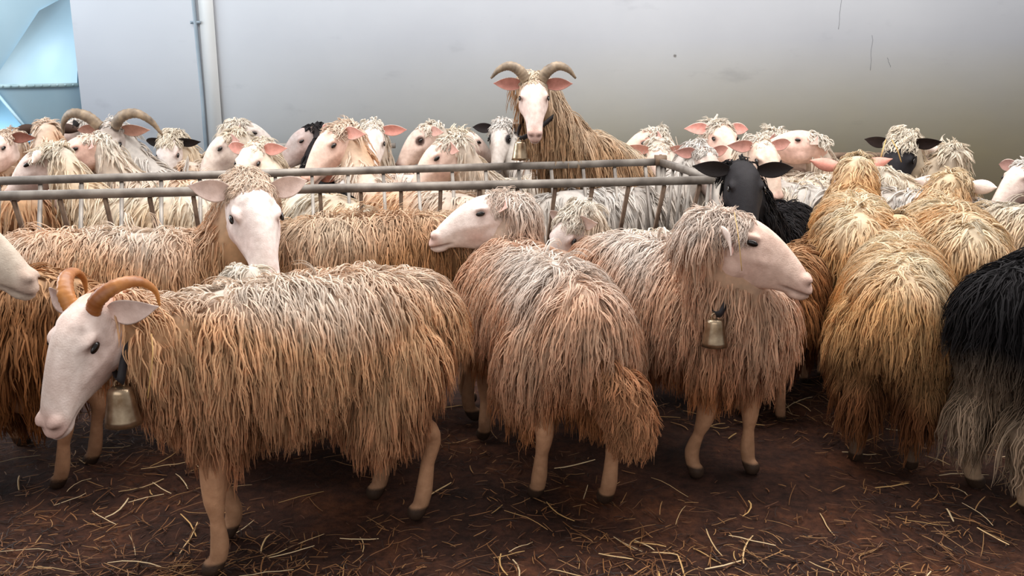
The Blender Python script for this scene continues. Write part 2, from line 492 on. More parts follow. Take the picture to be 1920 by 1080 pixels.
    def addc(P, R_, infl, ry=1.0, n=4):
        und.chain(P, np.array(R_)+infl, seg=16, n=n)
        for i in range(len(P)-1): segs.append((np.array(P[i]), np.array(P[i+1]), R_[i]+infl, R_[i+1]+infl))
    addc(T, TR, .012)
    npw = [NP[0], NP[1], NP[1]*.25+NP[2]*.75 if neckwool < 1 else NP[2]]
    addc(npw, [NR[0]+.02, NR[1]+.022, NR[2]+(.012 if neckwool >= 1 else .008)], .006)
    for P, R_ in limbs[2:]: addc([P[0], P[1], P[2]*.6+P[1]*.4], [R_[0]*1.0, R_[1]*1.0, R_[2]*1.15], .004)
    if legwool:
        for P, R_ in limbs[2:]: addc([P[1], P[2], P[3], P[3]*.6+P[4]*.4], [R_[1]*.95, R_[2]+.022, R_[3]+.016, R_[3]+.004], .006)
    for P, R_ in limbs[:2]: addc([P[0], P[0]*.5+P[1]*.5], [R_[0], R_[1]*1.15], .006)
    Vu, Nu, Qu = remeshed(und, (.013, .018, .022)[2-lod], 4)
    # area-weighted root sampling
    A = Vu[Qu]; fn = np.cross(A[:, 2]-A[:, 0], A[:, 3]-A[:, 1]); ar = np.linalg.norm(fn, axis=1)
    nl = (3300, 1700, 640)[2-lod]; M = (5, 4, 3)[2-lod]; K = (8, 7, 5)[2-lod]; r0 = (.0020, .0029, .0048)[2-lod]/S
    cen = A.mean(1); wgt = ar*np.where(cen[:, 2] < .42, .75, 1.0)
    fi = rng.choice(len(Qu), nl, p=wgt/wgt.sum())
    uu = rng.uniform(0, 1, (nl, 2))[:, :, None]; q = A[fi]
    R0 = (q[:, 0]*(1-uu[:, 0])+q[:, 1]*uu[:, 0])*(1-uu[:, 1])+(q[:, 3]*(1-uu[:, 0])+q[:, 2]*uu[:, 0])*uu[:, 1]
    N0 = norm(fn[fi]); sg = np.sign((N0*(R0-cen.mean(0))).sum(1).sum()); N0 *= sg if sg else 1
    # keep wool off the face and the lower legs
    hh = ((R0-O)@Rh)/hs
    onhead = (hh[:, 0] > -.02) & (np.abs(hh[:, 1]) < .08) & (hh[:, 2] > -.118) & (hh[:, 2] < .08) & (hh[:, 0] < .3)
    dn = np.linalg.norm(R0-ne, axis=1)
    keep = ~onhead
    R0 = R0[keep]; N0 = N0[keep]; dn = dn[keep]
    onneck = np.clip(1-dn/.34, 0, 1)
    top = np.clip((N0[:, 2]-.3)/.7, 0, 1)
    L = (.145+.018*rng.normal(size=len(R0)))*(1-.42*onneck)*(1-.25*top)*fringe
    onleg = (R0[:, 2] < .40) & (np.linalg.norm(R0-np.array([0, 0, .49]), axis=1) > .28); L[onleg] *= .85 if legwool else .75
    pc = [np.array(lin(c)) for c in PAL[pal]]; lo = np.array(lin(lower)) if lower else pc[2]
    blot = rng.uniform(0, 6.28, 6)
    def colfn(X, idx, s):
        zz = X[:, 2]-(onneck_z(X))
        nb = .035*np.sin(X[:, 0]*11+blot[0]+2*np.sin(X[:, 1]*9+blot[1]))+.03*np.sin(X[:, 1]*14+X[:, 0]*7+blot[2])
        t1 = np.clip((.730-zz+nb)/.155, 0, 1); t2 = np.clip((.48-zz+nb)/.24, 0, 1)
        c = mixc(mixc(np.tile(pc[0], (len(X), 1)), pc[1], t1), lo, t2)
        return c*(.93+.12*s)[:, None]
    nz0 = T[3][2]+.17
    def onneck_z(X):
        # height on the neck counts from the neck's own crest
        d_ = np.linalg.norm(X-ne, axis=1); w_ = np.clip(1-d_/.36, 0, 1)
        return w_*(ne[2]+.08-.70)+(Rr[0, 2] != 0)*0 + (X[:, 0]+.3)*math.tan(math.radians(rear))*(1-w_)
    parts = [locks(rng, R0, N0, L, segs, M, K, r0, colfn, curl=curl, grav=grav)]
    # top-knot and cheek wool
    if tuft > 0:
        nt_ = int((560, 240, 110)[2-lod]*min(1.6, .4+tuft))
        th = rng.uniform(-1.25, 1.25, nt_); xx = rng.uniform(-.080, .012+.020*face_wool, nt_)
        R1 = np.stack([xx, .050*np.sin(th), -.012+.052*np.cos(th)+np.interp(xx, [-.07, 0, .04], [-.02, 0, .0])], 1)
        N1 = norm(np.stack([-.15+xx*6+0*xx, np.sin(th), np.cos(th)*1.0], 1))
        R1w = (R1*hs)@Rh.T+O; N1w = N1@Rh.T
        hsg = [(hp(-.05, 0, -.03), hp(.10, 0, -.045), .045*hs, .065*hs)]
        tc_ = mixc(np.tile(pc[0], (1, 1)), pc[1], np.array([.15]))[0]
        def cf2(X, idx, s): 
            return np.tile(tc_, (len(X), 1))*(.92+.15*s)[:, None]
        L1 = (.020+.036*tuft*rng.uniform(.4, 1.1, nt_))
        parts.append(locks(rng, R1w, N1w, L1, hsg, M, K, r0*.9, cf2, curl=1.8*curl+.6, grav=.24, clump=.010, lift=.62))
    if tail:
        tp = [tr((-.47*lx, .0, .50)), np.array([-.52*lx, -.05, .42]), np.array([-.525*lx, -.085, .33]), np.array([-.52*lx, -.095, .27])]
        tp = [np.array(p) for p in tp]; tR = [.030, .042, .045, .032]
        und.n = und.n
        ts = []
        for i in range(3): ts.append((tp[i], tp[i+1], tR[i], tR[i+1]))
        k = 700 if lod == 2 else 260
        tt = rng.uniform(0, 3, k); i0 = np.minimum(tt.astype(int), 2); f = (tt-i0)[:, None]
        tpA = np.array(tp); cp = tpA[i0]*(1-f)+tpA[i0+1]*f; an = rng.uniform(0, 6.28, k)
        nn_ = np.stack([np.cos(an), np.sin(an), 0*an], 1); rr_ = np.interp(tt, range(4), tR)
        parts.append(locks(rng, cp+nn_*rr_[:, None]*.9, nn_, np.full(k, .085), ts, M, K, r0, lambda X, i_, s: np.tile(lo*.72+pc[1]*.18, (len(X), 1))*(.9+.2*s)[:, None], curl=1.4, grav=.3))
        ttm = MB(); ttm.chain(tp, tR, seg=12)
        tv = np.vstack(ttm.V)
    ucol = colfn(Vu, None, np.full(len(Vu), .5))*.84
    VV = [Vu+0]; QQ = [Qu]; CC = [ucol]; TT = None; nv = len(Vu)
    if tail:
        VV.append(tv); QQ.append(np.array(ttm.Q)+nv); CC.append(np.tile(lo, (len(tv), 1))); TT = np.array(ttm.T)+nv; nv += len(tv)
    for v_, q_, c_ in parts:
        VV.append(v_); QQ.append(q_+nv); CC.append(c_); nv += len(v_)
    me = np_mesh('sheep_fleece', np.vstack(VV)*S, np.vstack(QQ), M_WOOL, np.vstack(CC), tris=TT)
    link('fleece', me, root)
    if key:
        w = lambda p: Rw@(p*S)+pos
        NECKS[key] = (w(NP[0]), w(NP[1]), w(NP[2]), S)
    return root

# ------------------------------------------------------------------ the flock
def body_from(u, Y, z=.45): return (ground_x(u, Y, z), Y)
def from_head(p, hd, back=.60):
    a = math.radians(hd); return (p[0]-math.cos(a)*back, p[1]-math.sin(a)*back)

HORN_S1 = ([(.004, .030, .026), (-.018, .046, .046), (-.056, .072, .046), (-.088, .092, .020), (-.094, .104, -.022), (-.074, .108, -.054)], [.0185, .018, .016, .0125, .008, .003], M_HORN)
HORN_RAM = ([(.000, .034, .036), (-.018, .060, .072), (-.030, .105, .090), (-.030, .150, .070), (-.022, .185, .030)], [.024, .024, .020, .014, .005], M_HORN_DARK)
HORN_FAR = ([(.000, .036, .040), (-.020, .080, .085), (-.030, .150, .095), (-.020, .205, .050), (.0, .235, -.02)], [.026, .026, .021, .015, .005], M_HORN_DARK)

# --- nearest row
sheep('cream ewe with curled amber horns and a brass bell, standing at the front left', body_from(562, 2.38), 212,
      at(170, 590, 2.06), 246, 44, roll=-3, scale=1.07, pal='tan', horns=HORN_S1, tuft=0, neckwool=.8, curl=.8,
      ear=(.05, -.20, .115), legs={'fl': (.03, 0), 'fr': (-.05, 0), 'rl': (.0, 0), 'rr': (.05, 0)}, key='front', length=.90,
      face=dict(face=(238, 222, 214), neck=(220, 176, 154), ear_in=(228, 200, 190)), lower=(206, 150, 112), fringe=.84, headscale=.92)
sheep('pale sheep whose grey-pink muzzle enters at the left edge above the horned ewe', (-1.80, 1.92), 8,
      at(-132, 408, 1.95), 4, 22, scale=1.0, pal='brown', tuft=.3, face=dict(face=(214, 200, 184), nose=(200, 172, 158)), lod=1, headscale=.9)
sheep('dark tan shaggy sheep at the left edge behind the horned ewe\'s muzzle', (-1.80, 2.80), 172,
      (-2.6, 2.8, .8), 180, 40, scale=1.0, pal='brown', lod=1, lower=(150, 96, 54), fringe=1.1)
sheep('tan sheep seen from behind, white head turned left, in the middle', (.075, 2.86), 112,
      at(940, 388, 3.16), 184, 10, scale=1.05, pal='pink', tuft=.9, curl=1.0, key='middle', tail=True,
      ear=(-.12, .10, .105), lower=(212, 150, 102), legs={'fr': (0, 0), 'rr': (-.04, 0), 'rl': (.07, 0)}, neckwool=1,
      face=dict(face=(242, 230, 224)), fringe=1.0, length=.92, headscale=.92)
sheep('tan sheep with a bell on its chest and a long pinkish face turned right', (.57, 2.99), -56,
      at(1358, 430, 2.64), -14, 17, scale=1.05, pal='pink', tuft=1.25, curl=1.0, key='right', neckwool=1.0,
      ear=(.85, .95, .085), face_wool=1.2, lower=(200, 136, 90), face=dict(face=(236, 206, 190), nose=(226, 188, 174), neck=(226, 186, 162)),
      legs={'fl': (.02, 0), 'fr': (-.06, 0)}, headscale=1.0, fringe=1.1)
sheep('golden tan sheep seen from behind, its matted brown hindquarters at the lower right', body_from(1676, 3.15), 68,
      (1.70, 3.85, .66), 70, 50, scale=1.0, pal='honey', curl=1.1, lower=(142, 92, 58), fringe=1.1, legwool=True, tail=False, legcol=(130, 106, 88))
sheep('black sheep with a grey-tan thigh, cut off by the right edge', (1.90, 2.70), 20,
      (2.6, 2.95, .9), 10, 30, scale=1.12, pal='black', curl=1.1, lower=(186, 162, 138), legwool=True, legcol=(206, 176, 146),
      face=dict(face=(40, 36, 36), neck=(40, 36, 36)))
# --- second row
sheep('white-faced tan sheep looking straight out over the horned ewe\'s back', body_from(235, 3.12), 2,
      at(470, 368, 3.06), -62, 40, scale=1.08, pal='tan', tuft=.6, curl=1.1, face_wool=0.0, headscale=1.12,
      ear=(-.10, -.05, .102), face=dict(face=(240, 230, 226), nose=(218, 172, 162), ear_in=(226, 202, 194)), neckwool=1.0, length=1.08)
sheep('grey-white sheep half hidden behind the horned ewe\'s shoulders, one pale ear showing', body_from(560, 2.88), 172,
      at(432, 545, 2.72), 190, 66, scale=.88, pal='white', tuft=.8, lod=1, ear=(.0, 0, .12))
sheep('golden tan sheep grazing between the white-faced one and the middle one', body_from(735, 3.32), 8,
      (.02, 3.36, .66), 0, 55, scale=1.12, pal='dark', tuft=.5, curl=1.0, lod=2, lower=(160, 104, 64))
sheep('sheep with only a pale woolly forehead peeping over the middle one\'s back', body_from(1230, 3.52), 190,
      at(1072, 416, 3.42), 216, 56, scale=.98, pal='white', tuft=.9, lod=1, ear=(.1, .1, .08), face=dict(face=(222, 212, 208), ear_in=(196, 170, 160)))
sheep('small brown sheep standing in shade behind the long-faced one', body_from(1468, 3.52), 62,
      (1.55, 4.1, .62), 60, 50, scale=.86, pal='brown', lod=1, lower=(110, 66, 40))
sheep('black-faced black sheep staring out beside the corner of the steel rack', body_from(1455, 4.22), -118,
      at(1394, 326, 3.80), -92, 38, scale=.98, pal='black', tuft=.0, lod=1, lower=(60, 52, 46), fringe=.7, headscale=1.1, ear=(.02, -.02, .13),
      face=dict(face=(30, 27, 30), nose=(44, 40, 44), ear_out=(26, 23, 25), ear_in=(34, 28, 28), neck=(30, 27, 28)))
sheep('golden tan sheep seen from behind with level pink ears, beside the black-faced one', body_from(1594, 4.05), 72,
      at(1596, 318, 4.62), 92, 50, scale=1.08, pal='honey', tuft=.9, lod=1, ear=(-.22, .0, .135), curl=1.2, lower=(160, 106, 68), face=dict(ear_out=(222, 156, 142)))
sheep('curly-necked tan sheep seen from behind at the right, one white ear out to the right', body_from(1770, 3.85), 74,
      at(1792, 352, 4.25), 35, 45, scale=1.08, pal='honey', tuft=1.3, lod=1, curl=1.5, ear=(.05, .0, .12))
sheep('cream sheep at the right edge behind the black and grey one', body_from(1935, 3.95), 118,
      (1.9, 4.7, .8), 120, 40, scale=1.03, pal='cream', lod=1, curl=1.1)
# --- the ram up on the rack
ramX = at(1000, 163, 4.55)
sheep('horned white-faced ram rearing above the flock with forefeet in the steel rack', (.50, 5.02), 226,
      ramX, 272, 40, headscale=.88, scale=1.16, pal='ram', horns=HORN_RAM, tuft=.3, rear=21, lod=1, key='ram', face_wool=.5,
      face=dict(face=(226, 208, 200), neck=(186, 150, 126), ear_in=(190, 96, 78)), ear=(.02, .02, .125), neckwool=1.0, fringe=1.35,
      legs={'ft_fl': (.40, .12, .36), 'ft_fr': (.36, -.10, .36)}, hoof_z=0.0, lower=(150, 112, 78))
# --- behind the rack: (u, v, Y of the poll), head yaw, pitch, body heading, palette, label, options
W = dict(face=(236, 224, 216)); P_ = dict(face=(228, 196, 180), nose=(206, 150, 136)); G_ = dict(face=(206, 198, 192), nose=(120, 100, 96), ear_out=(180, 160, 150))
BK = dict(ear_out=(34, 30, 32), ear_in=(36, 28, 28))
far = [
 ((8, 262, 5.4), 250, 30, 100, 'tan', 'sheep at the left edge of the back row with one long brown ear', dict(face=dict(ear_out=(110, 74, 56), ear_in=(120, 66, 52)), ear=(.05, 0, .14))),
 ((88, 244, 5.9), 120, 30, 110, 'tan', 'brown curly-headed sheep turned away at the back left', dict(tuft=1.1, face=dict(ear_out=(70, 52, 44)))),
 ((150, 236, 6.15), 185, 20, 170, 'grey', 'grey speckled sheep with a small black ear at the back left', dict(tuft=.6, face=dict(face=(190, 180, 172), **BK))),
 ((208, 248, 5.35), 268, 46, 280, 'grey', 'grey-faced ram with wide dark horns at the back left', dict(horns=HORN_FAR, tuft=.1, face=dict(face=(196, 186, 180), nose=(90, 80, 78), ear_in=(170, 100, 70)), headscale=1.1, spots=[(.02, .03, .04, .05, (130, 118, 108), .6)])),
 ((172, 268, 5.05), 200, 18, 186, 'white', 'pale sheep facing left with a pink-rimmed eye in front of the wide-horned ram', dict(tuft=.5, face=P_, ear=(.3, .1, .09))),
 ((88, 292, 4.62), 184, 28, 180, 'cream', 'cream sheep in profile behind the rack at the far left, dark inside its ear', dict(tuft=1.1, face=dict(face=(226, 206, 196), ear_in=(130, 60, 52)), ear=(.2, .35, .10))),
 ((318, 268, 5.75), 262, 62, 200, 'cream', 'woolly white-faced sheep with two black ears, behind tan backs at the left', dict(tuft=1.0, face=dict(face=(226, 220, 216), **BK), ear=(.35, 0, .12))),
 ((452, 240, 5.95), 20, 20, 20, 'white', 'white sheep at the back wall beside the cable pipe, turned to the right', dict(tuft=.8, face=dict(face=(214, 206, 200), nose=(120, 84, 82)))),
 ((430, 262, 5.55), 205, 36, 190, 'cream', 'sheep with a dark nose turned left, in front of the white one at the pipe', dict(tuft=.5, face=dict(face=(230, 216, 206), nose=(120, 92, 88)))),
 ((478, 284, 5.0), 246, 40, 200, 'cream', 'white sheep with wide pink ears just behind the rack, above the white-faced one', dict(tuft=.25, face=dict(face=(232, 220, 208), ear_in=(220, 128, 112)), ear=(.08, 0, .115), headscale=1.08)),
 ((634, 252, 5.0), 222, 34, 195, 'tan', 'curly fringed sheep with a broad pink face looking left over the rack', dict(tuft=1.2, curl=1.4, face=dict(face=(232, 204, 190), nose=(206, 150, 128), ear_in=(214, 130, 112)), headscale=1.12, key='tag')),
 ((582, 250, 5.7), 205, 30, 190, 'black', 'black-eared sheep mostly hidden behind the curly fringed one', dict(tuft=.3, face=dict(face=(170, 160, 158), **BK), pal2=1)),
 ((697, 248, 5.5), 276, 46, 270, 'white', 'white sheep with a black nose and one pink ear facing out', dict(tuft=.3, face=dict(face=(236, 226, 220), nose=(96, 80, 76), ear_in=(216, 120, 106)), headscale=1.06)),
 ((800, 248, 5.75), 208, 32, 195, 'white', 'sheep with dark eye patches and a dark muzzle looking left', dict(tuft=.7, face=dict(face=(226, 204, 192), nose=(104, 76, 72)), spots=[(.07, .05, 0, .03, (70, 48, 44), .9), (.07, -.05, 0, .03, (70, 48, 44), .9)])),
 ((868, 258, 5.9), 35, 20, 60, 'cream', 'curly-headed sheep turned away between the dark-eyed one and the rearing ram', dict(tuft=1.0, curl=1.5, face=dict(ear_in=(190, 100, 90)))),
 ((838, 276, 4.95), 196, 36, 180, 'white', 'pale sheep with a shaggy back facing left just behind the rack, left of the ram', dict(tuft=.7, face=dict(face=(232, 208, 194)), ear=(.25, .1, .10), headscale=1.08)),
 ((940, 244, 5.9), 258, 42, 230, 'grey', 'sheep with black ears and eye rings beside the rearing ram\'s neck', dict(tuft=1.0, curl=1.4, face=dict(face=(214, 206, 200), nose=(60, 54, 54), **BK), spots=[(.07, .06, 0, .035, (34, 30, 32), 1), (.07, -.06, 0, .035, (34, 30, 32), 1)])),
 ((1222, 256, 5.6), 192, 22, 184, 'white', 'pink-faced sheep facing left, just right of the rearing ram', dict(tuft=1.0, face=P_, ear=(.1, .2, .10))),
 ((1236, 286, 5.15), 262, 56, 200, 'white', 'bald-browed sheep with wide pink ears behind the rack corner', dict(tuft=.1, face=dict(face=(236, 214, 202), ear_in=(214, 140, 124)), ear=(.0, 0, .125))),
 ((1318, 290, 4.95), 300, 46, 330, 'grey', 'grey-browed sheep with one pink ear, right of the rack corner', dict(tuft=.6, face=dict(face=(206, 192, 184), ear_in=(208, 130, 118)), ear=(.0, 0, .12))),
 ((1348, 246, 5.45), 285, 24, 270, 'white', 'tall spiky-fringed sheep with pink ears at the back right of centre', dict(tuft=1.5, face=dict(face=(232, 200, 184), ear_in=(214, 120, 108)), ear=(.06, 0, .12), headscale=1.1)),
 ((1428, 278, 4.85), 292, 44, 290, 'white', 'bald-browed pink sheep behind the black-faced one', dict(tuft=.15, face=dict(face=(234, 210, 192), ear_in=(216, 140, 128)), ear=(.05, 0, .12), headscale=1.05)),
 ((1462, 260, 5.55), 330, 24, 330, 'white', 'white curly sheep with a dark-lined ear, left of the upturned head', dict(tuft=1.1, face=dict(face=(226, 210, 202), ear_in=(150, 90, 84)), ear=(.3, 0, .12))),
 ((1520, 264, 5.4), 170, -6, 150, 'white', 'bare-necked pink sheep with its head lifted to the left', dict(tuft=.8, face=dict(face=(230, 196, 182), neck=(226, 184, 166)), neckwool=.5, ear=(.1, .1, .11))),
 ((1690, 272, 5.0), 236, 62, 190, 'cream', 'sheep with a black and grey face hung with straw at the back right', dict(tuft=1.2, curl=1.5, face=dict(face=(44, 42, 46), nose=(36, 34, 36), neck=(120, 110, 104), ear_out=(40, 34, 34), ear_in=(50, 36, 34)), ear=(.1, 0, .11), headscale=1.1)),
 ((1772, 286, 5.1), 110, 20, 130, 'cream', 'woolly sheep with one red-brown ear, right of the black-and-grey-faced one', dict(tuft=1.2, curl=1.5, face=dict(ear_in=(150, 70, 62)), ear=(-.3, .6, .11))),
 ((1925, 318, 4.75), 200, 30, 170, 'grey', 'grey curly-backed sheep at the right edge with a red-brown ear', dict(tuft=.9, curl=1.5, face=dict(ear_in=(140, 74, 62)))),
 ((652, 336, 4.92), 272, 60, 250, 'tan', 'white-faced sheep with its head low, seen through the rack bars', dict(tuft=.5, face=dict(face=(230, 226, 224), nose=(150, 130, 122), ear_out=(200, 140, 116), ear_in=(196, 128, 108)), ear=(.12, 0, .12))),
]
def pen_layout(rows):
    """turn the hidden bodies of the packed sheep so that they stand beside, not inside, one another"""
    T_ = np.linspace(.22, .95, 6); fixed = []
    for o in C.objects:
        if o.get('category') == 'sheep' and o.location.y > 3.0:
            a = o.rotation_euler.z; fixed.append([(o.location.x+math.cos(a)*t, o.location.y+math.sin(a)*t) for t in (-.38, -.2, 0, .2, .36)])
    fixed = np.array(fixed).reshape(-1, 2)
    H = [at(*r_[0]) for r_ in rows]; hd = [r_[3] for r_ in rows]
    def pts(i, a): a = math.radians(a); return np.array([(H[i][0]-math.cos(a)*t, H[i][1]-math.sin(a)*t) for t in T_])
    cur = [pts(i, hd[i]) for i in range(len(rows))]
    for it in range(6):
        for i in range(len(rows)):
            others = np.vstack([cur[j] for j in range(len(rows)) if j != i]+[fixed]); best = None
            for a in range(0, 360, 12):
                dyaw = abs((a-rows[i][1]+180) % 360-180); dh = abs((a-rows[i][3]+180) % 360-180)
                if dyaw > 115: continue
                p = pts(i, a); d = np.linalg.norm(p[:, None]-others[None], axis=2)
                c = (np.clip(.46-d, 0, None)**2).sum()*14+dh/180*.5+np.clip(p[:, 1]-6.45, 0, None).sum()*25
                fr = nl0_y(p[:, 0]); c += np.clip(fr+.12-p[:, 1], 0, None).sum()*8
                if best is None or c < best[0]: best = (c, a, p)
            hd[i] = best[1]; cur[i] = best[2]
    return hd
def nl0_y(x): return 4.72+(x-.85)*.245     # back edge of the rack
HDS = pen_layout(far)
for k_, (uvY, yaw, pit, hd, pal, lab, op) in enumerate(far):
    if uvY[2] > 4.9 or uvY[0] < 1300: hd = HDS[k_]
    op = dict(op); op.pop('pal2', None); op.setdefault('lod', 0); op.setdefault('scale', 1.04)
    h = at(*uvY); sheep(lab, from_head(h, hd, .62), hd, h, yaw, pit, pal=pal, **op)
# backs filling the pen behind the rack
backs = [
 ((330, 5.05), 182, 'tan', 'tan shaggy sheep broadside behind the rack, left of the wide pink ears', (-2.55, 5.05, .74)),
 ((1585, 5.35), 170, 'white', 'white-backed sheep between the bare-necked one and the black-and-grey-faced one', (.95, 5.55, .70)),
 ((1690, 4.45), 140, 'grey', 'grey-white back between the two golden tan sheep seen from behind', (1.35, 5.0, .72)),
 ((560, 5.55), 178, 'tan', 'tan-backed sheep between the curly fringed one and the wide pink ears', (-2.1, 5.6, .72)),
 ((745, 5.25), 184, 'pink', 'pinkish shaggy back under the sheep with the black nose', (-1.4, 5.2, .70)),
]
for (bu, bY), hd, pal, lab, hp_ in backs:
    sheep(lab, body_from(bu, bY, .6), hd, np.array(hp_), hd, 50, pal=pal, lod=0, scale=1.06)

# ------------------------------------------------------------------ bells on straps
def bell(label, key, r, drop, t, size, tilt=0.0, off=(0, 0, 0), mat_=None):
    n0, n1, n2, S = NECKS[key]
    c = n1*(1-t)+n2*t if t >= 0 else n0*(-t)+n1*(1+t)
    ax = n2-n1; ax /= np.linalg.norm(ax); off = np.array(off, float)
    g = np.array([0, 0, -1.]); dn = g-ax*(ax@g); dn /= np.linalg.norm(dn); sd = np.cross(ax, dn)
    root = bpy.data.objects.new('bell_collar', None); C.objects.link(root); bot = c+dn*(r+drop)+off
    root.location = bot; root['label'] = label; root['category'] = 'bell'; root['group'] = 'bells worn by the sheep'
    a = np.linspace(0, 2*np.pi, 40, endpoint=False)
    ring = np.array([dn*(r*math.cos(q))+sd*(r*math.sin(q))+(dn*drop+off)*max(0, math.cos(q))**3 for q in a])+c-bot
    mb = MB(); n = len(ring)
    V = []
    for i in range(n):
        o = ring[i]-(c-bot); o = o-ax*(o@ax); o /= np.linalg.norm(o)
        for x, y in ((-.010, -.0015), (.010, -.0015), (.010, .002), (-.010, .002)): V.append(ring[i]+ax*x*size/.08+o*y)
    Q = [(i*4+j, i*4+(j+1) % 4, ((i+1) % n)*4+(j+1) % 4, ((i+1) % n)*4+j) for i in range(n) for j in range(4)]
    mb.add(V, Q); mb.build('strap', M_STRAP, root)
    prof = [(.000, .0), (.30, -.0), (.42, -.05), (.47, -.14), (.56, -.5), (.66, -.85), (.72, -1.0), (.685, -1.0), (.60, -.80), (.42, -.16), (.0, -.12)]
    V = []; ns = 28
    for rr, zz in prof:
        for k in range(ns): V.append((rr*size*.66*math.cos(2*np.pi*k/ns), rr*size*.60*math.sin(2*np.pi*k/ns), zz*size-.014))
    Q = [(i*ns+k, i*ns+(k+1) % ns, (i+1)*ns+(k+1) % ns, (i+1)*ns+k) for i in range(len(prof)-1) for k in range(ns)]
    mb = MB(); mb.add(V, Q)
    lp = np.array([(.012*math.cos(q), 0, .012*math.sin(q)-.008) for q in np.linspace(-.4, math.pi+.4, 10)])
    mb.add(*tube(lp, .0032, 8)); b = mb.build('bell', mat_ or M_BRASS, root, smooth=True)
    m2 = MB(); m2.add(*tube([(0, 0, -.03), (0, 0, -size*1.0)], .0022, 6)); m2.sphere((0, 0, -size*1.03-.01), .0085)
    m2.build('clapper', M_RUST, b, smooth=True)
    return root
BELL_OFF = {}
bell('brass bell on a dark strap under the horned ewe\'s throat', 'front', .082, .045, .50, .096, off=(.085, -.055, -.02))
bell('dull brass bell hanging on the chest of the long-faced sheep', 'right', .098, .03, .10, .085, off=(.05, -.085, -.01))
bell('narrow brass bell at the rearing ram\'s throat', 'ram', .105, .075, .45, .095, off=(-.02, -.075, -.02))

# ------------------------------------------------------------------ steel hay rack
rk = bpy.data.objects.new('hay_rack', None); C.objects.link(rk); rk.location = (-.4, 4.1, 0)
rk['label'] = 'long galvanised steel hay rack with slanting bars running across the pen'; rk['category'] = 'feeder'
RO = np.array([-.4, 4.1, 0])
def P3(*p): return np.array(p, float)-RO
nl0 = at(0, 367, 3.50); nr0 = at(1345, 338, 4.08)
dn_ = (nl0-nr0); nl = nr0+dn_*1.35; nr = nr0
bl0 = at(0, 342, 3.98); br0 = at(1238, 309, 4.72)
bl = br0+(bl0-br0)*1.30; br = br0
TOPZ = .85
for p in (nl, nr): p[2] = TOPZ
bl[2] = .85; br[2] = .875
def rail(a, b, h=.045, w=.03, m=M_RAIL, name='rail'):
    mb = MB(); mb.bar(a-RO, b-RO, w, h); return mb.build(name, m, rk)
rail(nl, nr, .036, .026); rail(bl, br, .036, .026); rail(br, nr, .034, .026)
rail(nl, bl, .042, .03)
def low(a, b, t, f, z):   # foot of a bar, leaning in towards the rack's middle
    return None
axis = (nr-nl)/np.linalg.norm(nr-nl); inn = np.array([-axis[1], axis[0], 0])
n_b = 24
for i in range(n_b):
    t = (i+.5)/n_b; a = nl*(1-t)+nr*t-np.array([0, 0, .02]); b = a+inn*.22; b[2] = .36
    mb = MB(); mb.bar(a-RO, b-RO, .016, .016); mb.build('bar', M_RUST, rk)
    a = bl*(1-t)+br*t-np.array([0, 0, .02]); b = a-inn*.22; b[2] = .36
    mb = MB(); mb.bar(a-RO, b-RO, .016, .016); mb.build('bar', M_RAIL, rk)
for i in range(6):
    t = (i+.6)/6.4; a = br*(1-t)+nr*t; b = a.copy(); b[2] = .36; b[:2] += (-axis*.03)[:2]; a[2] -= .02
    mb = MB(); mb.bar(a-RO, b-RO, .014, .014); mb.build('bar', M_RAIL, rk)
ml = nl+inn*.22; mr = nr+inn*.22; mbk = bl-inn*.22; mrk = br-inn*.22
for a, b in ((ml, mr), (mbk, mrk)):
    a = a.copy(); b = b.copy(); a[2] = b[2] = .35; rail(a, b, .04, .03, M_RUST)
mb = MB(); q = [ml, mr, mrk, mbk]
V = [np.array([p[0], p[1], .325])-RO for p in q]+[np.array([p[0], p[1], .335])-RO for p in q]
mb.add(V, [(0, 1, 2, 3), (4, 5, 6, 7), (0, 1, 5, 4), (1, 2, 6, 5), (2, 3, 7, 6), (3, 0, 4, 7)]); mb.build('tray', M_RUST, rk)
for p in (nr, br, nl, bl, (nl+nr)/2, (bl+br)/2):
    a = p.copy(); a[2] = p[2]-.01; b = p.copy(); b[2] = 0; mb = MB(); mb.bar(a-RO, b-RO, .04, .04); mb.build('leg', M_RAIL, rk)
mb = MB(); mb.box(br-RO+np.array([0, 0, .01]), (.06, .05, .05)); mb.bar(br-RO+[0, 0, -.05], br-RO+[0, 0, .04], .012, .012); mb.build('corner_clamp', M_RUST, rk)
# second rack far behind, only bits of its rail show
r2 = bpy.data.objects.new('feed_barrier', None); C.objects.link(r2)
a0 = at(492, 270, 6.35); b0 = at(610, 275, 6.35); a0[2] = b0[2] = at(550, 273, 6.35)[2]; r2.location = (a0[0], a0[1], 0)
r2['label'] = 'dark steel barrier rail at the back wall, right of the cable pipe'; r2['category'] = 'barrier'
o2 = np.array([a0[0], a0[1], 0]); mb = MB(); mb.bar(a0-o2, b0-o2+[.5, 0, 0], .035, .035); mb.build('rail', M_RAIL, r2)
for i in range(7):
    p = a0-o2+np.array([.06+.16*i, 0, 0]); mb = MB(); mb.bar(p, p*[1, 1, 0]+[.05, 0, 0.0], .016, .016); mb.build('bar', M_RAIL, r2)
r3 = bpy.data.objects.new('feed_barrier', None); C.objects.link(r3)
a0 = at(1540, 292, 6.3); r3.location = (a0[0], a0[1], 0); o2 = np.array([a0[0], a0[1], 0])
r3['label'] = 'dark steel barrier rail at the back wall, right of the bare-necked sheep'; r3['category'] = 'barrier'
mb = MB(); mb.bar(a0-o2, a0-o2+[.9, 0, 0], .035, .045); mb.build('rail', M_RUST, r3)
for x in (.05, .85):
    mb = MB(); mb.bar(a0-o2+[x, 0, 0], [x, 0, 0.0], .04, .04); mb.build('leg', M_RUST, r3)

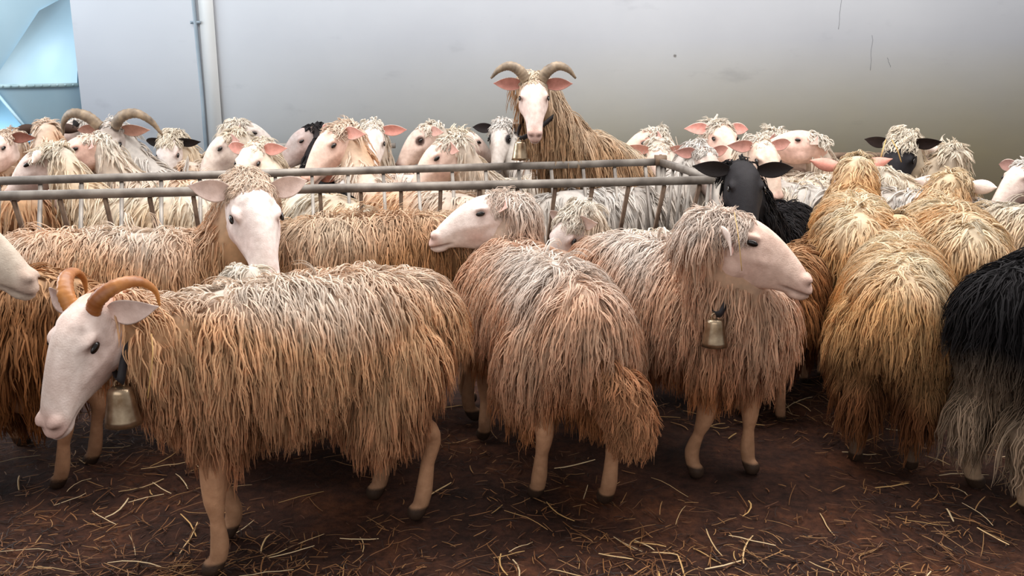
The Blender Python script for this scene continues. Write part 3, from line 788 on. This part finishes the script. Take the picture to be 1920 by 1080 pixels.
# ------------------------------------------------------------------ barn wall, sheet-metal door, pipe
def struct(o): o['kind'] = 'structure'; return o
m, nt, b = mat('painted_wall'); tc = node(nt, 'ShaderNodeTexCoord')
L_ = nt.links.new
n1 = node(nt, 'ShaderNodeTexNoise', i_Scale=.8, i_Detail=5.0); L_(tc.outputs['Object'], n1.inputs['Vector'])
r1 = ramp(nt, [(0.3, lin((182, 186, 194))), (0.7, lin((194, 198, 205)))]); L_(n1.outputs['Fac'], r1.inputs['Fac'])
sp = node(nt, 'ShaderNodeSeparateXYZ'); L_(tc.outputs['Object'], sp.inputs[0])
# yellow-green damp stain creeping up from the floor on the right
mz = node(nt, 'ShaderNodeMapRange'); mz.inputs[1].default_value = 1.6; mz.inputs[2].default_value = .75; L_(sp.outputs['Z'], mz.inputs[0])
mxr = node(nt, 'ShaderNodeMapRange'); mxr.inputs[1].default_value = -3.0; mxr.inputs[2].default_value = 3.8; L_(sp.outputs['X'], mxr.inputs[0])
n2 = node(nt, 'ShaderNodeTexNoise', i_Scale=2.2, i_Detail=6.0); L_(tc.outputs['Object'], n2.inputs['Vector'])
mm = node(nt, 'ShaderNodeMath', operation='MULTIPLY'); L_(mz.outputs[0], mm.inputs[0]); L_(mxr.outputs[0], mm.inputs[1])
mm2 = node(nt, 'ShaderNodeMath', operation='MULTIPLY_ADD'); L_(n2.outputs['Fac'], mm2.inputs[0]); L_(mm.outputs[0], mm2.inputs[1]); 
mm3 = node(nt, 'ShaderNodeMath', operation='MULTIPLY', use_clamp=True); mm3.inputs[1].default_value = 1.5; L_(mm.outputs[0], mm2.inputs[2]); L_(mm2.outputs[0], mm3.inputs[0])
mm3.inputs[1].default_value = .5
mixs = node(nt, 'ShaderNodeMix', data_type='RGBA'); L_(mm3.outputs[0], mixs.inputs[0]); L_(r1.outputs['Color'], mixs.inputs[6])
mixs.inputs[7].default_value = (*lin((222, 214, 172)), 1)
# grey scuffs high on the wall, flecks of dirt
mp = node(nt, 'ShaderNodeMapping'); mp.inputs['Scale'].default_value = (1.2, 1, 3.0); L_(tc.outputs['Object'], mp.inputs['Vector'])
n3 = node(nt, 'ShaderNodeTexNoise', i_Scale=1.3, i_Detail=9.0, i_Roughness=.65); L_(mp.outputs[0], n3.inputs['Vector'])
r3_ = ramp(nt, [(.60, (1, 1, 1)), (.72, (.86, .86, .87))]); L_(n3.outputs['Fac'], r3_.inputs['Fac'])
mu = node(nt, 'ShaderNodeMix', data_type='RGBA', blend_type='MULTIPLY'); mu.inputs[0].default_value = 1; L_(mixs.outputs[2], mu.inputs[6]); L_(r3_.outputs['Color'], mu.inputs[7])
vo = node(nt, 'ShaderNodeTexVoronoi', i_Scale=2.1); L_(tc.outputs['Object'], vo.inputs['Vector'])
nd = node(nt, 'ShaderNodeTexNoise', i_Scale=30.0); L_(tc.outputs['Object'], nd.inputs['Vector'])
ad = node(nt, 'ShaderNodeMath', operation='MULTIPLY_ADD'); ad.inputs[1].default_value = .05; L_(nd.outputs['Fac'], ad.inputs[0]); L_(vo.outputs['Distance'], ad.inputs[2])
r4 = ramp(nt, [(.045, (.35, .33, .31)), (.062, (1, 1, 1))]); L_(ad.outputs[0], r4.inputs['Fac'])
mu2 = node(nt, 'ShaderNodeMix', data_type='RGBA', blend_type='MULTIPLY'); mu2.inputs[0].default_value = 1; L_(mu.outputs[2], mu2.inputs[6]); L_(r4.outputs['Color'], mu2.inputs[7])
L_(mu2.outputs[2], b.inputs['Base Color']); b.inputs['Roughness'].default_value = .6
bp = node(nt, 'ShaderNodeBump', i_Strength=.15, i_Distance=.01); L_(n3.outputs['Fac'], bp.inputs['Height']); L_(bp.outputs[0], b.inputs['Normal'])
M_WALL = m
doorx = at(144, 120, WALL_Y)[0]
mb = MB(); mb.box(((doorx+7)/2, WALL_Y+.1, 2.2), (7-doorx, .2, 4.4)); mb.box((doorx-2.24-1.6, WALL_Y+.1, 2.2), (3.2, .2, 4.4)); struct(mb.build('wall_back', M_WALL))
M_SHEET = mat_plain('pale_blue_sheet_metal', (150, 184, 204), rough=.45, noise=(168, 198, 214), scale=1.2, spec=.4)
M_SHEET2 = mat_plain('blue_sheet_metal', (128, 190, 232), rough=.45, noise=(160, 212, 240), scale=1.0, spec=.4)
M_SEAM = mat_plain('grey_seam_strip', (120, 148, 156), rough=.5, noise=(160, 184, 190), scale=6)
dr = bpy.data.objects.new('door_1', None); C.objects.link(dr); dr.location = (doorx-1.1, WALL_Y+.12, 0); struct(dr)
DO = np.array([doorx-1.1, WALL_Y+.12, 0.])
def at_door(u, v, dy=0): p = at(u, v, WALL_Y+.12+dy); return p-DO
mb = MB(); mb.box((0, .02, 2.2), (2.3, .03, 4.4)); mb.build('sheet_panel', M_SHEET, dr)
def prism(pts, y0, y1):
    k = len(pts); V = [(p[0], y0, p[2]) for p in pts]+[(p[0], y1, p[2]) for p in pts]; m_ = MB()
    if k == 3: m_.add(V, [(i, (i+1) % 3, 3+(i+1) % 3, 3+i) for i in range(3)], [(0, 1, 2), (5, 4, 3)])
    else: m_.add(V, [(i, (i+1) % 4, 4+(i+1) % 4, 4+i) for i in range(4)]+[(0, 1, 2, 3), (7, 6, 5, 4)])
    return m_
# raised folded panel above the seam and the deeper blue gusset under it
prism([at_door(-20, 165), at_door(75, 20), at_door(150, -20), at_door(146, 160)], -.012, .01).build('folded_panel', M_SHEET, dr)
prism([at_door(-60, 170), at_door(-5, 172), at_door(70, 262), at_door(-60, 300)], -.015, .01).build('gusset', M_SHEET2, dr)
a = at_door(-60, 163); b_ = at_door(147, 159); mb = MB(); mb.bar(a, b_, .03, .030)
for i in range(14): mb.sphere(a+(b_-a)*(i+.5)/14+np.array([0, -.016, 0]), .009)
mb.build('seam_strip', M_SEAM, dr)
mb = MB(); mb.bar(at_door(-5, 172)+[0, -.02, 0], at_door(70, 262)+[0, -.02, 0], .02, .02); mb.build('brace', M_SHEET, dr)

pt = at(352, -80, WALL_Y-.02); pb_ = at(384, 285, WALL_Y-.02)
px = (at(373, 130, WALL_Y-.02)[0])
mb = MB(); mb.add(*tube([(px+.0, 0, 0.0), (px+.006, 0, 1.2), (px-.004, 0, 1.9), (px, 0, 2.6), (px, 0, 4.3)], .013, 12))
for z in (1.72, 3.2): mb.box((px, 0, z), (.075, .012, .022)); mb.sphere((px-.028, -.008, z), .006); mb.sphere((px+.028, -.008, z), .006)
M_PIPE = mat_plain('grey_conduit', (120, 136, 150), rough=.4, noise=(140, 154, 166), scale=5)
pp = mb.build('conduit', M_PIPE, smooth=True); pp.location = (0, WALL_Y-.016, 0)
pp['label'] = 'thin grey cable pipe running up the back wall at the left, with a clamp'; pp['category'] = 'pipe'
mb = MB(); mb.box((px+.085, WALL_Y-.006, 2.2), (.11, .012, 4.4)); M_TRIM = mat_plain('white_joint_strip', (206, 212, 216), rough=.5, noise=(214, 218, 222), scale=3)
struct(mb.build('trim_1', M_TRIM))
# hairline cracks in the paint
M_CRACK = mat_plain('crack', (110, 112, 118), rough=.9)
ck = MB(); rng = np.random.default_rng(5)
for (u0, v0, u1, v1) in ((1578, -10, 1573, 55), (1636, 66, 1631, 132), (1664, 108, 1670, 126)):
    P = np.array([at(u0+(u1-u0)*t+rng.uniform(-1.2, 1.2), v0+(v1-v0)*t, WALL_Y-.0005) for t in np.linspace(0, 1, 8)]); P[:, 1] = WALL_Y-.001
    ck.add(*tube(P, .0013, 4))
struct(ck.build('trim_2', M_CRACK))

# ------------------------------------------------------------------ floor, bedding
m, nt, b = mat('trodden_bedding'); tc = node(nt, 'ShaderNodeTexCoord'); L_ = nt.links.new
n1 = node(nt, 'ShaderNodeTexNoise', i_Scale=2.2, i_Detail=9.0, i_Roughness=.7); L_(tc.outputs['Object'], n1.inputs['Vector'])
r1 = ramp(nt, [(.30, lin((34, 21, 18))), (.50, lin((70, 43, 33))), (.66, lin((104, 63, 41))), (.80, lin((140, 92, 54)))]); L_(n1.outputs['Fac'], r1.inputs['Fac'])
n2 = node(nt, 'ShaderNodeTexNoise', i_Scale=36.0, i_Detail=8.0, i_Roughness=.75); L_(tc.outputs['Object'], n2.inputs['Vector'])
r2_ = ramp(nt, [(.35, (.45, .42, .42)), (.65, (1.4, 1.35, 1.25))]); L_(n2.outputs['Fac'], r2_.inputs['Fac'])
mu = node(nt, 'ShaderNodeMix', data_type='RGBA', blend_type='MULTIPLY'); mu.inputs[0].default_value = 1; L_(r1.outputs['Color'], mu.inputs[6]); L_(r2_.outputs['Color'], mu.inputs[7])
L_(mu.outputs[2], b.inputs['Base Color']); b.inputs['Roughness'].default_value = .75; b.inputs['Specular IOR Level'].default_value = .25
bp = node(nt, 'ShaderNodeBump', i_Strength=.9, i_Distance=.02); L_(n2.outputs['Fac'], bp.inputs['Height']); L_(bp.outputs[0], b.inputs['Normal'])
M_FLOOR = m
rng = np.random.default_rng(11)
def floor_z(x, y):
    z = 0*x
    for f, a_, p in ((1.3, .010, .3), (3.1, .007, 1.1), (6.7, .005, 2.7), (13.1, .0035, .9), (23., .0028, 4.1), (41., .002, 2.2)):
        z = z+a_*np.sin(f*x+p+1.7*np.sin(f*.7*y+p))*np.cos(f*y*1.1-p+1.3*np.sin(f*.8*x))
    return z-.012
gx = np.concatenate([np.linspace(-7.5, -1.9, 30, endpoint=False), np.linspace(-1.9, 1.9, 320, endpoint=False), np.linspace(1.9, 7.5, 30)])
gy = np.concatenate([np.linspace(-1, 1.5, 14, endpoint=False), np.linspace(1.5, 3.6, 190, endpoint=False), np.linspace(3.6, 7.2, 40)])
X, Y = np.meshgrid(gx, gy); Z = floor_z(X, Y); nx = len(gx); ny = len(gy)
i, j = np.meshgrid(np.arange(ny-1), np.arange(nx-1), indexing='ij'); k0 = (i*nx+j).ravel()
Q = np.stack([k0, k0+1, k0+nx+1, k0+nx], 1)
struct(link('floor', np_mesh('floor', np.stack([X, Y, Z], -1).reshape(-1, 3), Q, M_FLOOR)))

# loose straw: fine litter everywhere, longer stalks towards the front
def straw(n, xr, yr, lmin, lmax, rad, seed, clumpy, cols):
    rng = np.random.default_rng(seed); K = 5
    x = rng.uniform(*xr, n*3); y = rng.uniform(*yr, n*3)
    dens = .5+.5*np.sin(2.1*x+1.3+1.5*np.sin(1.9*y))*np.cos(3.2*y-1+1.2*np.sin(2.3*x))
    dens = dens*(1-clumpy*.0)+.9*np.exp(-((x+1.0)/.7)**2-((y-2.0)/.45)**2)+.7*np.exp(-((y-1.85)/.30)**2)
    kp = rng.uniform(0, 1.6, n*3) < dens**clumpy; x = x[kp][:n]; y = y[kp][:n]; n = len(x)
    an = rng.uniform(0, 2*np.pi, n); ln = rng.uniform(lmin, lmax, n)*rng.uniform(.5, 1, n); cv = rng.normal(0, .5, n); tl = rng.normal(0, .10, n)
    s = np.linspace(-.5, .5, K); A_ = an[:, None]+cv[:, None]*s[None]
    st = ln[:, None]/(K-1); px_ = x[:, None]+np.cumsum(np.cos(A_)*st, 1); py_ = y[:, None]+np.cumsum(np.sin(A_)*st, 1)
    pz_ = floor_z(px_, py_)+rad+.002+np.abs(rng.normal(0, .006, n))[:, None]+np.abs(tl[:, None]*(s[None]+.5))*ln[:, None]*1.0
    P = np.stack([px_, py_, pz_], -1); D = np.gradient(P, axis=1); D /= np.linalg.norm(D, axis=2)[:, :, None]
    B = np.cross(D, [0, 0, 1.]); B /= np.linalg.norm(B, axis=2)[:, :, None]; U = np.cross(B, D)
    rr = rad*rng.uniform(.6, 1.4, n)[:, None]*np.array([.8, 1, 1, 1, .7])[None]
    V = np.stack([P+rr[:, :, None]*(math.cos(q)*B*1.3+math.sin(q)*U*.8) for q in (0.2, 2.3, 4.4)], 2).reshape(-1, 3)
    base = (np.arange(n)*K*3)[:, None, None]; kk = (np.arange(K-1)*3)[None, :, None]; jj = np.arange(3)[None, None]; j2 = (jj+1) % 3
    Q = np.stack([base+kk+jj, base+kk+j2, base+kk+j2+3, base+kk+jj+3], -1).reshape(-1, 4)
    cc = np.array([lin(c) for c in cols]); col = cc[rng.integers(0, len(cc), n)]*rng.uniform(.7, 1.15, n)[:, None]
    return V, Q, np.repeat(col, K*3, axis=0)
parts = [straw(11000, (-2.2, 2.2), (1.5, 4.2), .02, .07, .0013, 1, 1.2, [(130, 84, 50), (96, 58, 36), (160, 114, 70), (60, 36, 26), (48, 30, 24)]),
         straw(2600, (-2.0, 2.0), (1.5, 3.6), .05, .14, .0013, 2, 1.6, [(150, 102, 60), (128, 84, 48), (176, 132, 86), (110, 70, 40)]),
         straw(230, (-1.8, 1.8), (1.55, 3.4), .10, .20, .0019, 3, 1.0, [(222, 186, 136), (206, 164, 106), (228, 200, 158)])]
VV = []; QQ = []; CC = []; nv = 0
for v_, q_, c_ in parts: VV.append(v_); QQ.append(q_+nv); CC.append(c_); nv += len(v_)
m, nt, b = mat('straw_stalks'); a = node(nt, 'ShaderNodeAttribute', attribute_name='Col')
nt.links.new(a.outputs['Color'], b.inputs['Base Color']); b.inputs['Roughness'].default_value = .55
so = link('straw_bedding', np_mesh('straw_bedding', np.vstack(VV), np.vstack(QQ), m, np.vstack(CC)))
so['kind'] = 'stuff'; so['label'] = 'loose straw stalks scattered over the brown trodden floor'; so['category'] = 'straw'

# single stalks caught on the animals
def stalk(label, pts, r=.0016):
    P = np.array(pts); o = P[0].copy(); mb = MB(); mb.add(*tube(catmull(P-o, 6), r, 6)); ob = mb.build('straw_stalk', M_STRAW, smooth=True)
    ob.location = o; ob['label'] = label; ob['category'] = 'straw'; ob['group'] = 'straw stalks caught on sheep'
stalk('thin straw hanging over the cheek of the long-faced sheep', [at(1377, 398, 2.58), at(1384, 440, 2.50), at(1391, 508, 2.49)], .0013)
stalk('straw hanging from the horned ewe\'s jaw in front of its bell strap', [at(284, 626, 2.02), at(286, 668, 1.98), at(277, 747, 1.97)], .0015)
stalk('left of the two pale straws crossing the black-and-grey face', [at(1661, 262, 4.72), at(1655, 282, 4.68), at(1650, 302, 4.68)], .003)
stalk('right of the two pale straws crossing the black-and-grey face', [at(1672, 262, 4.72), at(1682, 280, 4.68), at(1690, 304, 4.68)], .003)

# ------------------------------------------------------------------ light: daylight from the open side and roof lights
w = bpy.data.worlds.new('World'); bpy.context.scene.world = w; w.use_nodes = True
bg = w.node_tree.nodes['Background']; bg.inputs[0].default_value = (1.0, .975, .95, 1); bg.inputs[1].default_value = .50
def area(name, loc, rot, sx, sy, power, col):
    l = bpy.data.lights.new(name, 'AREA'); l.shape = 'RECTANGLE'; l.size = sx; l.size_y = sy; l.energy = power; l.color = col
    o = bpy.data.objects.new(name, l); C.objects.link(o); o.location = loc; o.rotation_euler = rot; return o
R = math.radians
area('roof_light', (.9, 3.7, 4.6), (0, 0, 0), 8.5, 3.0, 580, (1.0, .97, .935))
area('left_daylight', (-5.6, 4.8, 2.6), (R(80), 0, R(-90)), 3.4, 2.6, 170, (.86, .94, 1.0))
area('open_front_daylight', (-1.5, -2.6, 3.3), (R(62), 0, R(-12)), 6.0, 2.6, 80, (1.0, .96, .92))

cam = bpy.data.cameras.new('camera'); co = bpy.data.objects.new('camera', cam); C.objects.link(co)
cam.sensor_width = 36; cam.lens = 36*FOC/1920; cam.clip_start = .05
co.location = (0, 0, CAM_H); co.rotation_euler = (math.pi/2-PITCH, 0, 0)
sc = bpy.context.scene; sc.camera = co
sc.view_settings.view_transform = 'Standard'; sc.view_settings.look = 'None'; sc.view_settings.gamma = 1.0
sc.view_settings.use_curve_mapping = False; sc.view_settings.exposure = 0.0
